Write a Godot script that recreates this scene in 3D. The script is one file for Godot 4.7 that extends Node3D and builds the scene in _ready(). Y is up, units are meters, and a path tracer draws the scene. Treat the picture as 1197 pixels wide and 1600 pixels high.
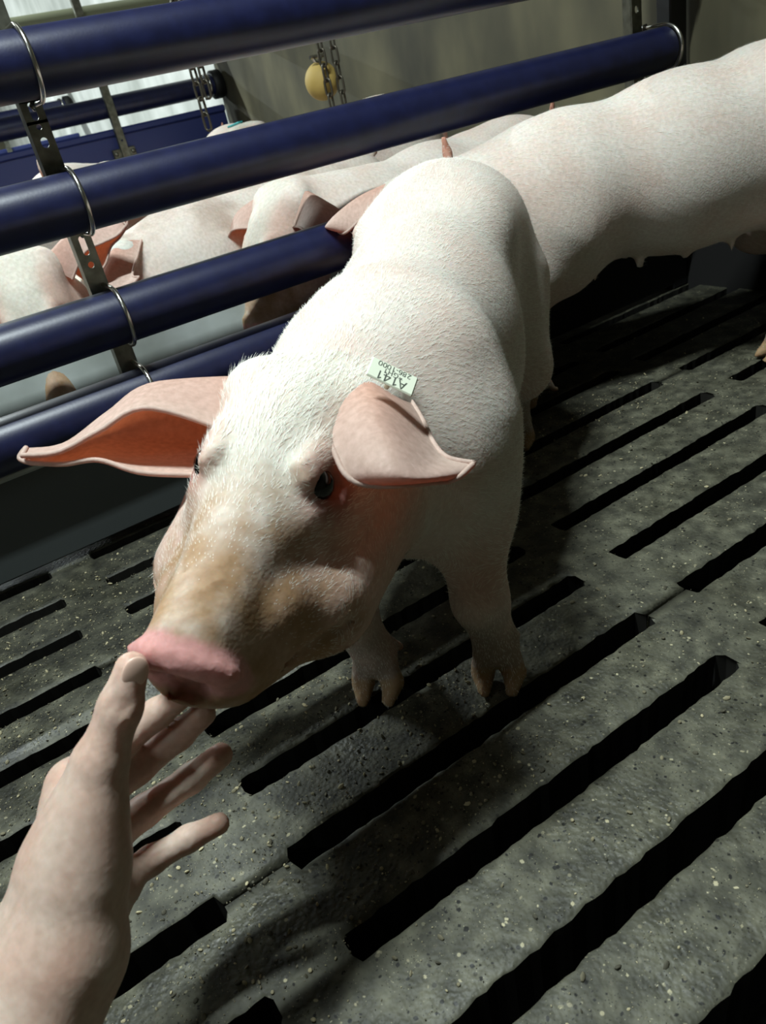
extends Node3D
# A finishing pen of pigs on concrete slats, seen by someone who holds a hand out to the nearest pig.
# Metres, y up. The slots of the floor and the rails run along x; the pens follow one another along -z.

const PITCH := 0.1          # slot to slot
const ROW := 0.5052         # slot row to slot row
const SLOT := 0.4356        # slot length
const SLOT_W := 0.027
const FENCE_Z := -0.8125
const WALL_X := 1.44

var names := {}
var M := {}

func facing(x: float, z: float, hx: float, hz: float) -> Transform3D:      # x axis of the pig along (hx, hz)
	var h := Vector3(hx, 0, hz).normalized()
	return Transform3D(Basis(h, Vector3.UP, h.cross(Vector3.UP)), Vector3(x, 0, z))

func _ready() -> void:
	# camera
	var cam := Camera3D.new()
	cam.name = "camera"
	cam.fov = 67.595
	var at := CameraAttributesPhysical.new()
	at.frustum_focal_length = 17.926
	at.exposure_aperture = 9.0
	at.frustum_focus_distance = 0.78
	at.frustum_near = 0.02
	at.frustum_far = 40.0
	cam.attributes = at
	cam.fov = 67.595
	cam.near = 0.02
	cam.far = 40.0
	cam.transform = Transform3D(Basis(Vector3(0.81899, -0.19615, 0.53925), Vector3(0.41523, 0.85120, -0.32101), Vector3(-0.39604, 0.48681, 0.77857)).orthonormalized(), Vector3(-0.0733, 0.5498, 0.3522))
	add_child(cam)
	cam.current = true
	# no daylight: a closed shed lit by its tube lamps
	var env := Environment.new()
	env.background_mode = Environment.BG_COLOR
	env.background_color = Color(0, 0, 0)
	env.tonemap_mode = Environment.TONE_MAPPER_LINEAR
	env.tonemap_exposure = 1.0
	env.sdfgi_enabled = true
	env.ssao_enabled = true
	env.ssil_enabled = true
	var we := WorldEnvironment.new()
	we.name = "environment"
	we.environment = env
	add_child(we)
	make_materials()
	lamp("above the tagged pig", Vector3(-0.12, 2.2, -0.34), 0.0, 6.6, 0.7)
	lamp("at the left, added as fill, dimmest of the lamps", Vector3(-2.4, 2.2, 0.5), 1.57, 1.6, 0.7)  # unseen lamp added to brighten legs, hand and face
	lamp("above the fence with the khaki pipe", Vector3(-0.45, 2.2, -3.7), 0.0, 13.0, 0.7)
	lamp("above the farthest pen", Vector3(-0.45, 2.2, -6.6), 0.0, 13.0, 0.7)
	# room
	shell("wall_right", Vector3(WALL_X + 0.06, 0.8, -0.365), Vector3(0.12, 3.6, 5.73), M.wall, "stained olive beige concrete wall at the end of the pens")
	shell("wall_right", Vector3(WALL_X + 0.06, 0.8, -6.145), Vector3(0.12, 3.6, 5.81), M.white_wall, "white stretch of the end wall beyond the blue panel")
	shell("wall_left", Vector3(-3.66, 0.8, -3.0), Vector3(0.12, 3.6, 12.0), M.wall, "beige wall across the shed")
	shell("wall_back", Vector3(-1.1, 0.8, -9.06), Vector3(5.2, 3.6, 0.12), M.wall, "beige wall at the far end of the shed")
	shell("wall_front", Vector3(-1.1, 0.8, 2.56), Vector3(5.2, 3.6, 0.12), M.wall, "beige wall behind the viewer")
	shell("ceiling", Vector3(-1.1, 2.56, -3.0), Vector3(5.2, 0.12, 12.0), M.ceiling, "pale flat ceiling of the shed")
	shell("dark_strip_right", Vector3(WALL_X - 0.006, 0.11, -0.365), Vector3(0.016, 0.26, 5.7), M.pit, "black strip added along the foot of the end wall")  # strip added to make the wall foot black
	build_floor()
	# pigs
	var head := Transform3D(Basis(Vector3(0.9922, -0.0737, 0.0933), Vector3(0.0943, 0.9648, -0.2409), Vector3(-0.0722, 0.2479, 0.9657)).orthonormalized(), Vector3(0.1531, 0.3663, 0.0499))
	var main := pig("white pig with a cream ear tag stretching its pink snout to the person's hand", facing(0.30, -0.2375, -1, 1), {
		"g": 1.25, "head": head, "hs": 1.0, "h": 0.0048, "hairs": 70000, "seed": 3, "rise": 0.022, "swing": 0.017, "lean": 0.026, "fat": 0.89, "bend": 0.2,
		"hind": [Vector3(-0.335, 0, -0.03), Vector3(-0.335, 0, 0.09)],
		"fore": [Vector3(0.094, 0, -0.0365), Vector3(0.105, 0, 0.0625)], "ears": ["hang", "open"]})
	ear_tag(main, head)
	pig("big pale pig behind the tagged pig, broadside, its flank half in shade", facing(0.877, -0.640, -0.87, -0.49), {
		"g": 1.40, "fore": [Vector3(0.085, 0, -0.058), Vector3(0.07, 0, 0.058)], "tail": [Vector3(-0.385, 0.295, 0), Vector3(-0.402, 0.310, 0), Vector3(-0.403, 0.325, 0)], "head": head_frame(Vector3(0.238, 0.40, -0.055), Vector3(0.704, -0.3, -0.683)), "hs": 1.05,
		"h": 0.008, "hairs": 25000, "seed": 8, "rise": 0.02, "fat": 1.08, "slim": 0.015,
		"hind": [Vector3(-0.22, 0, -0.07), Vector3(-0.36, 0, 0.058)], "ears": ["hang", "hang"]})
	pig("pig with dusky bristles on its flank, broadside behind the near fence, ear over one eye", facing(0.455, -1.25, -0.98, 0.2), {
		"g": 1.3, "head": head_frame(Vector3(0.185, 0.372, 0.01), Vector3(0.8, -0.5, -0.1)), "h": 0.010, "seed": 11, "grime": 0.5, "ears": ["hang", "hang"]})
	pig("pig facing the viewer between the rails with its snout down in the trough", facing(0.09, -1.29, 0.10, 0.99), {
		"g": 1.22, "head": head_frame(Vector3(0.165, 0.40, 0.01), Vector3(0.70, -0.68, 0.22)), "hs": 1.08, "h": 0.009, "seed": 12, "grime": 0.4, "ears": ["up", "up"]})
	pig("pig half outside the left edge of the picture, pale cheek against the third rail", facing(-0.30, -1.26, 0.2, 0.98), {
		"g": 1.25, "head": head_frame(Vector3(0.17, 0.38, 0), Vector3(0.8, -0.6, 0.1)), "h": 0.011, "seed": 13, "ears": ["open", "open"]})
	pig("pig behind the near fence with its ear hanging just above the third rail", facing(0.73, -1.03, -1, 0.04), {
		"g": 1.28, "head": head_frame(Vector3(0.18, 0.405, 0), Vector3(0.72, -0.70, -0.1)), "h": 0.010, "seed": 14, "ears": ["open", "open"]})
	pig("pig showing its round rump and thin tail before the blue panel", facing(0.70, -2.66, 0.5, -0.85), {
		"g": 1.50, "head": head_frame(Vector3(0.2, 0.42, 0), Vector3(0.9, -0.4, 0)), "h": 0.012, "seed": 15, "rise": 0.01, "ears": ["open", "open"],
		"tail": [Vector3(-0.40, 0.292, 0), Vector3(-0.425, 0.315, 0.004), Vector3(-0.43, 0.345, 0.006), Vector3(-0.425, 0.37, 0.01)]})
	var far := pig("pig far back beside the plain hanging chain with a teal mark on its neck", facing(1.08, -2.30, -0.3, 0.95), {
		"g": 1.48, "head": head_frame(Vector3(0.2, 0.50, 0), Vector3(0.5, -0.2, 0.8)), "h": 0.012, "seed": 16, "rise": 0.01, "ears": ["open", "open"]})
	var dab := Mesher.new()
	dab.box(Vector3.ZERO, Vector3(0.07, 0.006, 0.018), 0.002)
	part("paint_mark", dab.mesh(), M.mark, far, "teal paint mark").transform = Transform3D(Basis(Vector3.UP, 0.5) * Basis(Vector3.BACK, 0.1), far.transform.affine_inverse() * Vector3(1.02, 0.507, -2.2))
	pig("pig far back under the wooden ball, only its pale back above the second rail", facing(0.74, -1.80, -0.9, -0.4), {
		"g": 1.53, "head": head_frame(Vector3(0.2, 0.47, 0), Vector3(0.9, -0.3, 0)), "h": 0.012, "seed": 17, "rise": 0.0, "ears": ["open", "open"],
		"tail": [Vector3(-0.40, 0.27, 0), Vector3(-0.425, 0.25, 0.004), Vector3(-0.43, 0.22, 0.006)]})
	person()
	near_fence()
	feed_trough()
	far_fence("fence before the white wall with wide blue panel, blue rail and khaki top pipe", Vector3(0, 0, -3.19), 0.655, 0.575, true)
	far_fence("farthest blue fence, a short piece seen between the rails at upper left", Vector3(0, 0, -5.85), 0.80, 0.62, true)
	chain("plain hanging chain of dark links left of the chain with the wooden ball", Vector3(0.655, 0.5, -1.5), [[0, 0, 0.75, -0.02], [0.018, 0.005, 0.75, 0.05]])
	chain("hanging chain of dark links with a yellow wooden ball threaded on it", Vector3(0.97, 0.45, -1.5), [[-0.012, 0.045, 0.75, 0.0], [0.022, 0.046, 0.75, 0.0]], 0.565)
	build_grit()

# ------------------------------------------------------------------ mesh collector
class Mesher:
	var v := PackedVector3Array()
	var c := PackedColorArray()
	var ix := PackedInt32Array()
	func vert(p: Vector3, col := Color.WHITE) -> int:
		v.push_back(p)
		c.push_back(col)
		return v.size() - 1
	func tri(a: int, b: int, d: int) -> void:      # counter-clockwise seen from outside
		ix.push_back(a)
		ix.push_back(d)
		ix.push_back(b)
	func quad(a: int, b: int, d: int, e: int) -> void:
		tri(a, b, d)
		tri(a, d, e)
	func flat_quad(a: Vector3, b: Vector3, d: Vector3, e: Vector3, col := Color.WHITE) -> void:
		quad(vert(a, col), vert(b, col), vert(d, col), vert(e, col))
	func normals() -> PackedVector3Array:
		var n := PackedVector3Array()
		n.resize(v.size())
		for t in range(0, ix.size(), 3):
			var a := ix[t]
			var b := ix[t + 1]
			var d := ix[t + 2]
			var f := (v[d] - v[a]).cross(v[b] - v[a])
			n[a] += f
			n[b] += f
			n[d] += f
		for i in n.size():
			n[i] = n[i].normalized() if n[i].length_squared() > 0.0 else Vector3.UP
		return n
	func mesh(colored := false, onto: ArrayMesh = null) -> ArrayMesh:
		var arr := []
		arr.resize(Mesh.ARRAY_MAX)
		arr[Mesh.ARRAY_VERTEX] = v
		arr[Mesh.ARRAY_NORMAL] = normals()
		if colored:
			arr[Mesh.ARRAY_COLOR] = c
		arr[Mesh.ARRAY_INDEX] = ix
		var m := onto if onto else ArrayMesh.new()
		m.add_surface_from_arrays(Mesh.PRIMITIVE_TRIANGLES, arr)
		return m
	# box with chamfered edges
	func box(ce: Vector3, size: Vector3, bev := 0.002, basis := Basis(), col := Color.WHITE) -> void:
		var h := size * 0.5
		var bv := minf(bev, minf(h.x, minf(h.y, h.z)) * 0.9)
		var ax := [Vector3.RIGHT, Vector3.UP, Vector3.BACK]
		var put := func(p: Vector3) -> Vector3: return ce + basis * p
		var face := {}
		for a in 3:
			for s in [-1, 1]:
				var u: Vector3 = ax[(a + 1) % 3]
				var w: Vector3 = ax[(a + 2) % 3]
				var hu: float = h[(a + 1) % 3] - bv
				var hw: float = h[(a + 2) % 3] - bv
				var o: Vector3 = ax[a] * float(s) * h[a]
				var q := [o - u * hu - w * hw, o + u * hu - w * hw, o + u * hu + w * hw, o - u * hu + w * hw]
				if s < 0:
					q.reverse()
				flat_quad(put.call(q[0]), put.call(q[1]), put.call(q[2]), put.call(q[3]), col)
				face[a * 2 + (1 if s > 0 else 0)] = true
		for a in 3:                                    # edges along axis a
			var u2: int = (a + 1) % 3
			var w2: int = (a + 2) % 3
			for su in [-1, 1]:
				for sw in [-1, 1]:
					var la: Vector3 = ax[a] * (h[a] - bv)
					var p1: Vector3 = ax[u2] * float(su) * h[u2] + ax[w2] * float(sw) * (h[w2] - bv)
					var p2: Vector3 = ax[u2] * float(su) * (h[u2] - bv) + ax[w2] * float(sw) * h[w2]
					var q2 := [p1 - la, p1 + la, p2 + la, p2 - la]
					if ((q2[1] - q2[0]) as Vector3).cross(q2[2] - q2[0]).dot(p1 + p2) < 0.0:
						q2.reverse()
					flat_quad(put.call(q2[0]), put.call(q2[1]), put.call(q2[2]), put.call(q2[3]), col)
		for sx in [-1, 1]:
			for sy in [-1, 1]:
				for sz in [-1, 1]:
					var s3 := Vector3(sx, sy, sz)
					var t0: Vector3 = s3 * Vector3(h.x, h.y - bv, h.z - bv)
					var t1: Vector3 = s3 * Vector3(h.x - bv, h.y, h.z - bv)
					var t2: Vector3 = s3 * Vector3(h.x - bv, h.y - bv, h.z)
					if (t1 - t0).cross(t2 - t0).dot(s3) < 0.0:
						var k := t1
						t1 = t2
						t2 = k
					tri(vert(put.call(t0), col), vert(put.call(t1), col), vert(put.call(t2), col))
	# round tube along a path; radii one or one per point
	func tube(path: PackedVector3Array, radii: PackedFloat32Array, sides := 12, closed := false, caps := true, col := Color.WHITE) -> void:
		var n := path.size()
		var rings := []
		var ref := Vector3.ZERO
		for i in n:
			var a := path[(i - 1 + n) % n] if closed or i > 0 else path[i]
			var b := path[(i + 1) % n] if closed or i < n - 1 else path[i]
			var t := (b - a).normalized()
			if ref == Vector3.ZERO:
				ref = t.cross(Vector3.UP if absf(t.y) < 0.9 else Vector3.RIGHT).normalized()
			ref = (ref - t * ref.dot(t)).normalized()
			var bi := t.cross(ref)
			var r := radii[mini(i, radii.size() - 1)]
			var ring := PackedInt32Array()
			for k in sides:
				var an := TAU * k / sides
				ring.push_back(vert(path[i] + (ref * cos(an) + bi * sin(an)) * r, col))
			rings.push_back(ring)
		for i in (n if closed else n - 1):
			var p: PackedInt32Array = rings[i]
			var q: PackedInt32Array = rings[(i + 1) % n]
			for k in sides:
				var k2 := (k + 1) % sides
				quad(p[k], p[k2], q[k2], q[k])
		if caps and not closed:
			for e in [0, n - 1]:
				var ring2: PackedInt32Array = rings[e]
				var ce := vert(path[e], col)
				var loop := PackedInt32Array()
				for k in sides:
					loop.push_back(vert(v[ring2[k]], col))
				for k in sides:
					if e == 0:
						tri(ce, loop[(k + 1) % sides], loop[k])
					else:
						tri(ce, loop[k], loop[(k + 1) % sides])
	# profile (radius, height) turned around an axis
	func lathe(base: Vector3, axis: Vector3, prof: PackedVector2Array, sides := 20, col := Color.WHITE) -> void:
		var u := axis.cross(Vector3.UP if absf(axis.y) < 0.9 else Vector3.RIGHT).normalized()
		var w := axis.cross(u)
		var rings := []
		for p in prof:
			var ring := PackedInt32Array()
			for k in sides:
				var an := TAU * k / sides
				ring.push_back(vert(base + axis * p.y + (u * cos(an) + w * sin(an)) * p.x, col))
			rings.push_back(ring)
		for i in rings.size() - 1:
			var p1: PackedInt32Array = rings[i]
			var q1: PackedInt32Array = rings[i + 1]
			for k in sides:
				var k2 := (k + 1) % sides
				quad(p1[k], p1[k2], q1[k2], q1[k])
	# a thick sheet through a net of points: rows run from base to tip, each row across
	func sheet(net: Array, nu: int, nv: int, thick: float, side: float, outer: Color, inner: Color, deep: Color) -> void:
		var rows := net.size()
		var grid := []
		for iu in nu + 1:
			var fu := float(iu) / nu * (rows - 1)
			var i0 := mini(int(fu), rows - 2)
			var line := PackedVector3Array()
			for iv in nv + 1:
				var fv := float(iv) / nv * ((net[0] as Array).size() - 1)
				line.push_back(_cr4(_along(net, maxi(i0 - 1, 0), fv), _along(net, i0, fv), _along(net, i0 + 1, fv), _along(net, mini(i0 + 2, rows - 1), fv), fu - i0))
			grid.push_back(line)
		var rings := []
		for iu in nu + 1:
			var ring := PackedInt32Array()
			for iv in nv + 1:
				var e := absf(2.0 * iv / nv - 1.0)
				var tip := float(iu) / nu
				ring.push_back(vert(grid[iu][iv], inner.lerp(deep, clampf((1.0 - tip * 1.6) * (1.0 - e), 0.0, 1.0)).lerp(outer, smoothstep(0.75, 1.0, e))))
			rings.push_back(ring)
		for iu in nu:
			var a: PackedInt32Array = rings[iu]
			var b: PackedInt32Array = rings[iu + 1]
			for k in nv:
				if side > 0.0:
					quad(a[k], b[k], b[k + 1], a[k + 1])
				else:
					quad(a[k], a[k + 1], b[k + 1], b[k])
		# the rolled rim, all the way round the free edge
		var edge := PackedVector3Array()
		var rad := PackedFloat32Array()
		for iu in nu + 1:
			edge.push_back(grid[iu][0])
		for iv in range(1, nv):
			edge.push_back(grid[nu][iv])
		for iu in range(nu, -1, -1):
			edge.push_back(grid[iu][nv])
		for p in edge:
			rad.push_back(thick * 0.5)
		tube(edge, rad, 8, false, true, outer)
	static func _cr4(a: Vector3, b: Vector3, d: Vector3, e: Vector3, t: float) -> Vector3:
		return b.cubic_interpolate(d, a, e, t)
	static func _along(net: Array, i: int, f: float) -> Vector3:
		var row: Array = net[i]
		var n := row.size()
		var j := mini(int(f), n - 2)
		return _cr4(row[maxi(j - 1, 0)], row[j], row[j + 1], row[mini(j + 2, n - 1)], f - j)

# ------------------------------------------------------------------ distance fields for bodies
class Prim:
	var kind := 0
	var turned := false
	var xf := Transform3D()
	var a := Vector3.ZERO
	var ab := Vector3.ZERO
	var inv := 0.0
	var ra := 0.0
	var dr := 0.0
	var ds := 1.0
	var ir := Vector3.ONE
	var ir2 := Vector3.ONE
	var k := 0.01
	var cut := false
	func d(p: Vector3) -> float:
		if turned:
			p = xf * p
		if kind == 0:
			var q := p - a
			var t := clampf(q.dot(ab) * inv, 0.0, 1.0)
			return (q - ab * t).length() * ds - ra - dr * t
		var k0 := (p * ir).length()
		return k0 * (k0 - 1.0) / maxf((p * ir2).length(), 1e-6)

class Field:
	var prims: Array[Prim] = []
	var at := Transform3D()      # frame the next primitives are given in
	var grow := 1.0
	func cap(a: Vector3, b: Vector3, ra: float, rb: float, k := 0.012, squash := Vector3.ONE, cut := false) -> void:
		var p := Prim.new()
		p.k = k * grow
		p.cut = cut
		if squash == Vector3.ONE:
			p.a = at * (a * grow)
			p.ab = at * (b * grow) - p.a
		else:
			p.turned = true
			p.xf = Transform3D(Basis.from_scale(Vector3.ONE / squash), Vector3.ZERO) * at.affine_inverse()
			p.a = a * grow / squash
			p.ab = b * grow / squash - p.a
			p.ds = minf(squash.x, minf(squash.y, squash.z))
			p.ds = 1.0 - (1.0 - p.ds) * 0.6
		p.inv = 1.0 / maxf(p.ab.length_squared(), 1e-9)
		p.ra = ra * grow * p.ds
		p.dr = (rb - ra) * grow * p.ds
		prims.push_back(p)
	func egg(ce: Vector3, r: Vector3, k := 0.012, turn := Basis(), cut := false) -> void:
		var p := Prim.new()
		p.kind = 1
		p.turned = true
		p.k = k * grow
		p.cut = cut
		p.xf = (at * Transform3D(turn, ce * grow)).affine_inverse()
		p.ir = Vector3.ONE / (r * grow)
		p.ir2 = p.ir * p.ir
		prims.push_back(p)
	static func value(list: Array[Prim], p: Vector3) -> float:
		var d := 1e3
		for q in list:
			var e := q.d(p)
			if q.cut:
				var hc := maxf(q.k - absf(d + e), 0.0)
				d = maxf(d, -e) + hc * hc / (4.0 * q.k)
			else:
				var h := maxf(q.k - absf(d - e), 0.0)
				d = minf(d, e) - h * h / (4.0 * q.k)
		return d
	# surface nets, visited block by block
	func skin(out: Mesher, lo: Vector3, hi: Vector3, h: float, paint: Callable) -> void:
		const B := 8
		var size := (hi - lo) / h
		var nb := Vector3i(ceili(size.x / B), ceili(size.y / B), ceili(size.z / B))
		var sx := nb.x * B + 2
		var sy := nb.y * B + 2
		var cells := {}
		var quads := PackedInt64Array()
		var half := B * h * 0.5
		var r := half * 1.7321
		var val := PackedFloat32Array()
		val.resize(729)
		var corner := [0, 1, 9, 10, 81, 82, 90, 91]
		for bz in nb.z:
			for by in nb.y:
				for bx in nb.x:
					var o := lo + Vector3(bx, by, bz) * (B * h)
					var ce := o + Vector3(half, half, half)
					var ds := PackedFloat32Array()
					var best := 1e3
					for q in prims:
						var e := q.d(ce)
						ds.push_back(e)
						if not q.cut:
							best = minf(best, e)
					if best > r * 1.25 + 0.01:
						continue
					if best < -r * 2.2 - 0.02:
						var inside := true
						for i in prims.size():
							if prims[i].cut and ds[i] < r * 1.3:
								inside = false
						if inside:
							continue
					var near: Array[Prim] = []
					for i in prims.size():
						var q2 := prims[i]
						if q2.cut:
							if ds[i] < r * 1.4 + q2.k:
								near.push_back(q2)
						elif ds[i] < best + 2.6 * r + q2.k:
							near.push_back(q2)
					var n := 0
					var pos := 0
					for z in 9:
						for y in 9:
							for x in 9:
								var f := Field.value(near, o + Vector3(x, y, z) * h)
								val[n] = f
								if f < 0.0:
									pos += 1
								n += 1
					if pos == 0 or pos == 729:
						continue
					for z in B:
						for y in B:
							for x in B:
								var i0 := x + 9 * y + 81 * z
								var m := 0
								for cc in 8:
									if val[i0 + corner[cc]] < 0.0:
										m += 1
								if m == 0 or m == 8:
									continue
								var sum := Vector3.ZERO
								var cnt := 0
								for cc in 8:
									var va := val[i0 + corner[cc]]
									for ax in 3:
										if cc & (1 << ax):
											continue
										var vb := val[i0 + corner[cc | (1 << ax)]]
										if (va < 0.0) == (vb < 0.0):
											continue
										var t := va / (va - vb)
										var p := Vector3(cc & 1, (cc >> 1) & 1, (cc >> 2) & 1)
										p[ax] = t
										sum += p
										cnt += 1
								var gx := bx * B + x
								var gy := by * B + y
								var gz := bz * B + z
								var key := gx + sx * (gy + sy * gz)
								var wp := o + (Vector3(x, y, z) + sum / cnt) * h
								cells[key] = out.vert(wp, paint.call(wp))
								var v0 := val[i0] < 0.0
								if v0 != (val[i0 + 1] < 0.0):
									quads.push_back((key << 3) | 0 | (4 if v0 else 0))
								if v0 != (val[i0 + 9] < 0.0):
									quads.push_back((key << 3) | 1 | (4 if v0 else 0))
								if v0 != (val[i0 + 81] < 0.0):
									quads.push_back((key << 3) | 2 | (4 if v0 else 0))
		var step := [1, sx, sx * sy]
		for w in quads:
			var key := w >> 3
			var ax := w & 3
			var u: int = step[(ax + 1) % 3]
			var vv: int = step[(ax + 2) % 3]
			var a = cells.get(key - u - vv)
			var b = cells.get(key - vv)
			var c2 = cells.get(key)
			var d2 = cells.get(key - u)
			if a == null or b == null or c2 == null or d2 == null:
				continue
			if w & 4:
				out.quad(a, b, c2, d2)
			else:
				out.quad(a, d2, c2, b)

# ------------------------------------------------------------------ scene helpers
func numbered(called: String) -> String:
	if not names.has(called):
		names[called] = 0
		return called
	names[called] += 1
	return "%s_%03d" % [called, names[called]]

func thing(called: String, label: String, category: String, at := Transform3D(), group := "") -> Node3D:
	var o := Node3D.new()
	o.name = numbered(called)
	o.transform = at
	o.set_meta("label", label)
	o.set_meta("category", category)
	if group:
		o.set_meta("group", group)
	add_child(o, true)
	return o

func part(called: String, mesh: Mesh, mat: Material, parent: Node, label := "") -> MeshInstance3D:
	var o := MeshInstance3D.new()
	o.name = called
	o.mesh = mesh
	o.material_override = mat
	if label:
		o.set_meta("label", label)
	parent.add_child(o, true)
	return o

func structure(called: String, mesh: Mesh, mat: Material, label := "", category := "") -> MeshInstance3D:
	var o := part(called, mesh, mat, self, label)
	o.set_meta("kind", "structure")
	if category:
		o.set_meta("category", category)
	return o

func tone(r: float, g: float, b: float) -> Color:   # sRGB to the linear value vertex colours take
	return Color(r, g, b).srgb_to_linear()

func noise_image(size: int, freq: float, sd: int, oct := 4, kind := FastNoiseLite.TYPE_SIMPLEX_SMOOTH) -> Image:
	var n := FastNoiseLite.new()
	n.noise_type = kind
	n.seed = sd
	n.frequency = freq
	n.fractal_octaves = oct
	return n.get_seamless_image(size, size)

func plain(col: Color, rough := 0.6, metal := 0.0) -> StandardMaterial3D:
	var m := StandardMaterial3D.new()
	m.albedo_color = col
	m.roughness = rough
	m.metallic = metal
	return m

func triplanar(m: StandardMaterial3D, scale: float, world := true) -> StandardMaterial3D:
	m.uv1_triplanar = true
	m.uv1_world_triplanar = world
	m.uv1_scale = Vector3.ONE * scale
	return m

# grey picture between two tones
func ramp(im: Image, lo: Color, hi: Color) -> Image:
	var out := Image.create(im.get_width(), im.get_height(), false, Image.FORMAT_RGB8)
	var data := im.get_data()
	var bytes := PackedByteArray()
	bytes.resize(data.size() * 3)
	for i in data.size():
		var t := data[i] / 255.0
		bytes[i * 3] = int((lo.r + (hi.r - lo.r) * t) * 255.0)
		bytes[i * 3 + 1] = int((lo.g + (hi.g - lo.g) * t) * 255.0)
		bytes[i * 3 + 2] = int((lo.b + (hi.b - lo.b) * t) * 255.0)
	out.set_data(im.get_width(), im.get_height(), false, Image.FORMAT_RGB8, bytes)
	return out

func make_materials() -> void:
	var rng := RandomNumberGenerator.new()
	rng.seed = 77
	# wet, dirty concrete with pale aggregate
	var S := 1536
	var im := ramp(noise_image(S, 0.018, 3, 6), Color(0.16, 0.16, 0.13), Color(0.45, 0.445, 0.375))
	for k in 70000:
		var x := rng.randi_range(6, S - 8)
		var y := rng.randi_range(6, S - 8)
		var r := 0.6 + 2.8 * pow(rng.randf(), 10.0)
		var b := rng.randf()
		var col := Color(0.22, 0.215, 0.18).lerp(Color(0.74, 0.71, 0.58), pow(b, 1.5))
		if rng.randf() < 0.42:
			col = Color(0.08, 0.08, 0.065)
		var el := rng.randf_range(0.45, 1.0)
		var an := rng.randf() * PI
		var ca := cos(an)
		var sa := sin(an)
		var e := ceili(r)
		for dy in range(-e, e + 1):
			for dx in range(-e, e + 1):
				var u := dx * ca + dy * sa
				var w := (dy * ca - dx * sa) / el
				if u * u + w * w <= r * r:
					im.set_pixel(x + dx, y + dy, col)
	var c := triplanar(plain(Color.WHITE, 0.62), 1.0 / 0.9)
	c.albedo_texture = ImageTexture.create_from_image(im)
	var rough := noise_image(512, 0.012, 9, 3)
	rough.adjust_bcs(1.0, 1.0, 1.0)
	c.roughness_texture = ImageTexture.create_from_image(ramp(rough, Color(0.45, 0.45, 0.45), Color(1, 1, 1)))
	c.roughness = 0.85
	c.metallic_specular = 0.45
	c.vertex_color_use_as_albedo = true
	c.heightmap_enabled = true
	c.heightmap_scale = 0.10
	c.heightmap_texture = ImageTexture.create_from_image(noise_image(1024, 0.14, 5, 4))
	M.concrete = c
	# painted wall
	var w := triplanar(plain(Color.WHITE, 0.75), 0.5)
	var wi := ramp(noise_image(512, 0.008, 21, 5), Color(0.18, 0.17, 0.12), Color(0.41, 0.385, 0.285))
	w.albedo_texture = ImageTexture.create_from_image(wi)
	w.uv1_scale = Vector3(0.7, 0.35, 0.7)
	M.wall = w
	var ww := w.duplicate()
	ww.albedo_texture = ImageTexture.create_from_image(ramp(noise_image(512, 0.008, 22, 5), Color(0.66, 0.67, 0.64), Color(0.90, 0.90, 0.88)))
	M.white_wall = ww  # paler copy of the wall for its far stretch
	M.ceiling = plain(Color(0.66, 0.65, 0.62), 0.9)
	M.slot_dark = plain(Color(0.10, 0.095, 0.075), 0.7)  # one dark colour for all slot walls
	M.pit = plain(Color(0.05, 0.045, 0.04), 0.9)
	# blue plastic rails
	var bl := triplanar(plain(Color(0.085, 0.105, 0.25), 0.40), 6.0, false)
	bl.albedo_texture = ImageTexture.create_from_image(ramp(noise_image(256, 0.02, 31, 4), Color(0.72, 0.72, 0.76), Color(1, 1, 1)))
	bl.heightmap_enabled = true
	bl.heightmap_scale = 0.006
	bl.heightmap_texture = ImageTexture.create_from_image(noise_image(256, 0.15, 32, 2))
	M.blue = bl
	M.blue_panel = plain(Color(0.15, 0.19, 0.40), 0.45)
	M.black = plain(Color(0.03, 0.03, 0.035), 0.6)
	var st := triplanar(plain(Color(0.52, 0.52, 0.47), 0.42, 0.75), 5.0, false)
	st.albedo_texture = ImageTexture.create_from_image(ramp(noise_image(256, 0.03, 41, 4), Color(0.7, 0.7, 0.68), Color(1, 1, 1)))
	M.steel = st
	M.bright_steel = plain(Color(0.74, 0.73, 0.70), 0.25, 1.0)
	M.chain = plain(Color(0.34, 0.32, 0.28), 0.45, 0.8)
	M.khaki = plain(Color(0.44, 0.45, 0.36), 0.5)
	var tr := triplanar(plain(Color(0.78, 0.81, 0.80), 0.4, 0.15), 1.5)
	tr.albedo_texture = ImageTexture.create_from_image(ramp(noise_image(256, 0.015, 51, 5), Color(0.72, 0.72, 0.70), Color(1, 1, 1)))
	M.trough = tr
	M.trough_dark = plain(Color(0.24, 0.26, 0.26), 0.5)
	M.wood = plain(Color(0.66, 0.56, 0.30), 0.7)
	# skin of pigs and of the person: vertex colours carry the markings
	var sk := triplanar(plain(Color.WHITE, 0.6), 5.0, false)
	sk.vertex_color_use_as_albedo = true
	sk.albedo_texture = ImageTexture.create_from_image(ramp(noise_image(512, 0.05, 61, 5), Color(0.86, 0.84, 0.82), Color(1, 1, 1)))
	sk.heightmap_enabled = true
	sk.heightmap_scale = 0.03
	sk.heightmap_texture = ImageTexture.create_from_image(noise_image(512, 0.09, 62, 4))
	sk.subsurf_scatter_enabled = true
	sk.subsurf_scatter_strength = 0.25
	sk.metallic_specular = 0.35
	M.pig = sk
	var hu := sk.duplicate()
	hu.roughness = 0.5
	hu.heightmap_scale = 0.012
	M.human = hu
	var lug := sk.duplicate()                    # thin skin that light comes through
	lug.backlight_enabled = true
	lug.backlight = Color(0.84, 0.52, 0.36)
	lug.subsurf_scatter_enabled = false
	M.ear = lug
	var hair := plain(Color(0.92, 0.91, 0.87), 0.7)
	M.hair = hair
	M.eye = plain(Color(0.02, 0.016, 0.014), 0.08)
	M.nail = plain(Color(0.88, 0.74, 0.67), 0.3)
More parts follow.
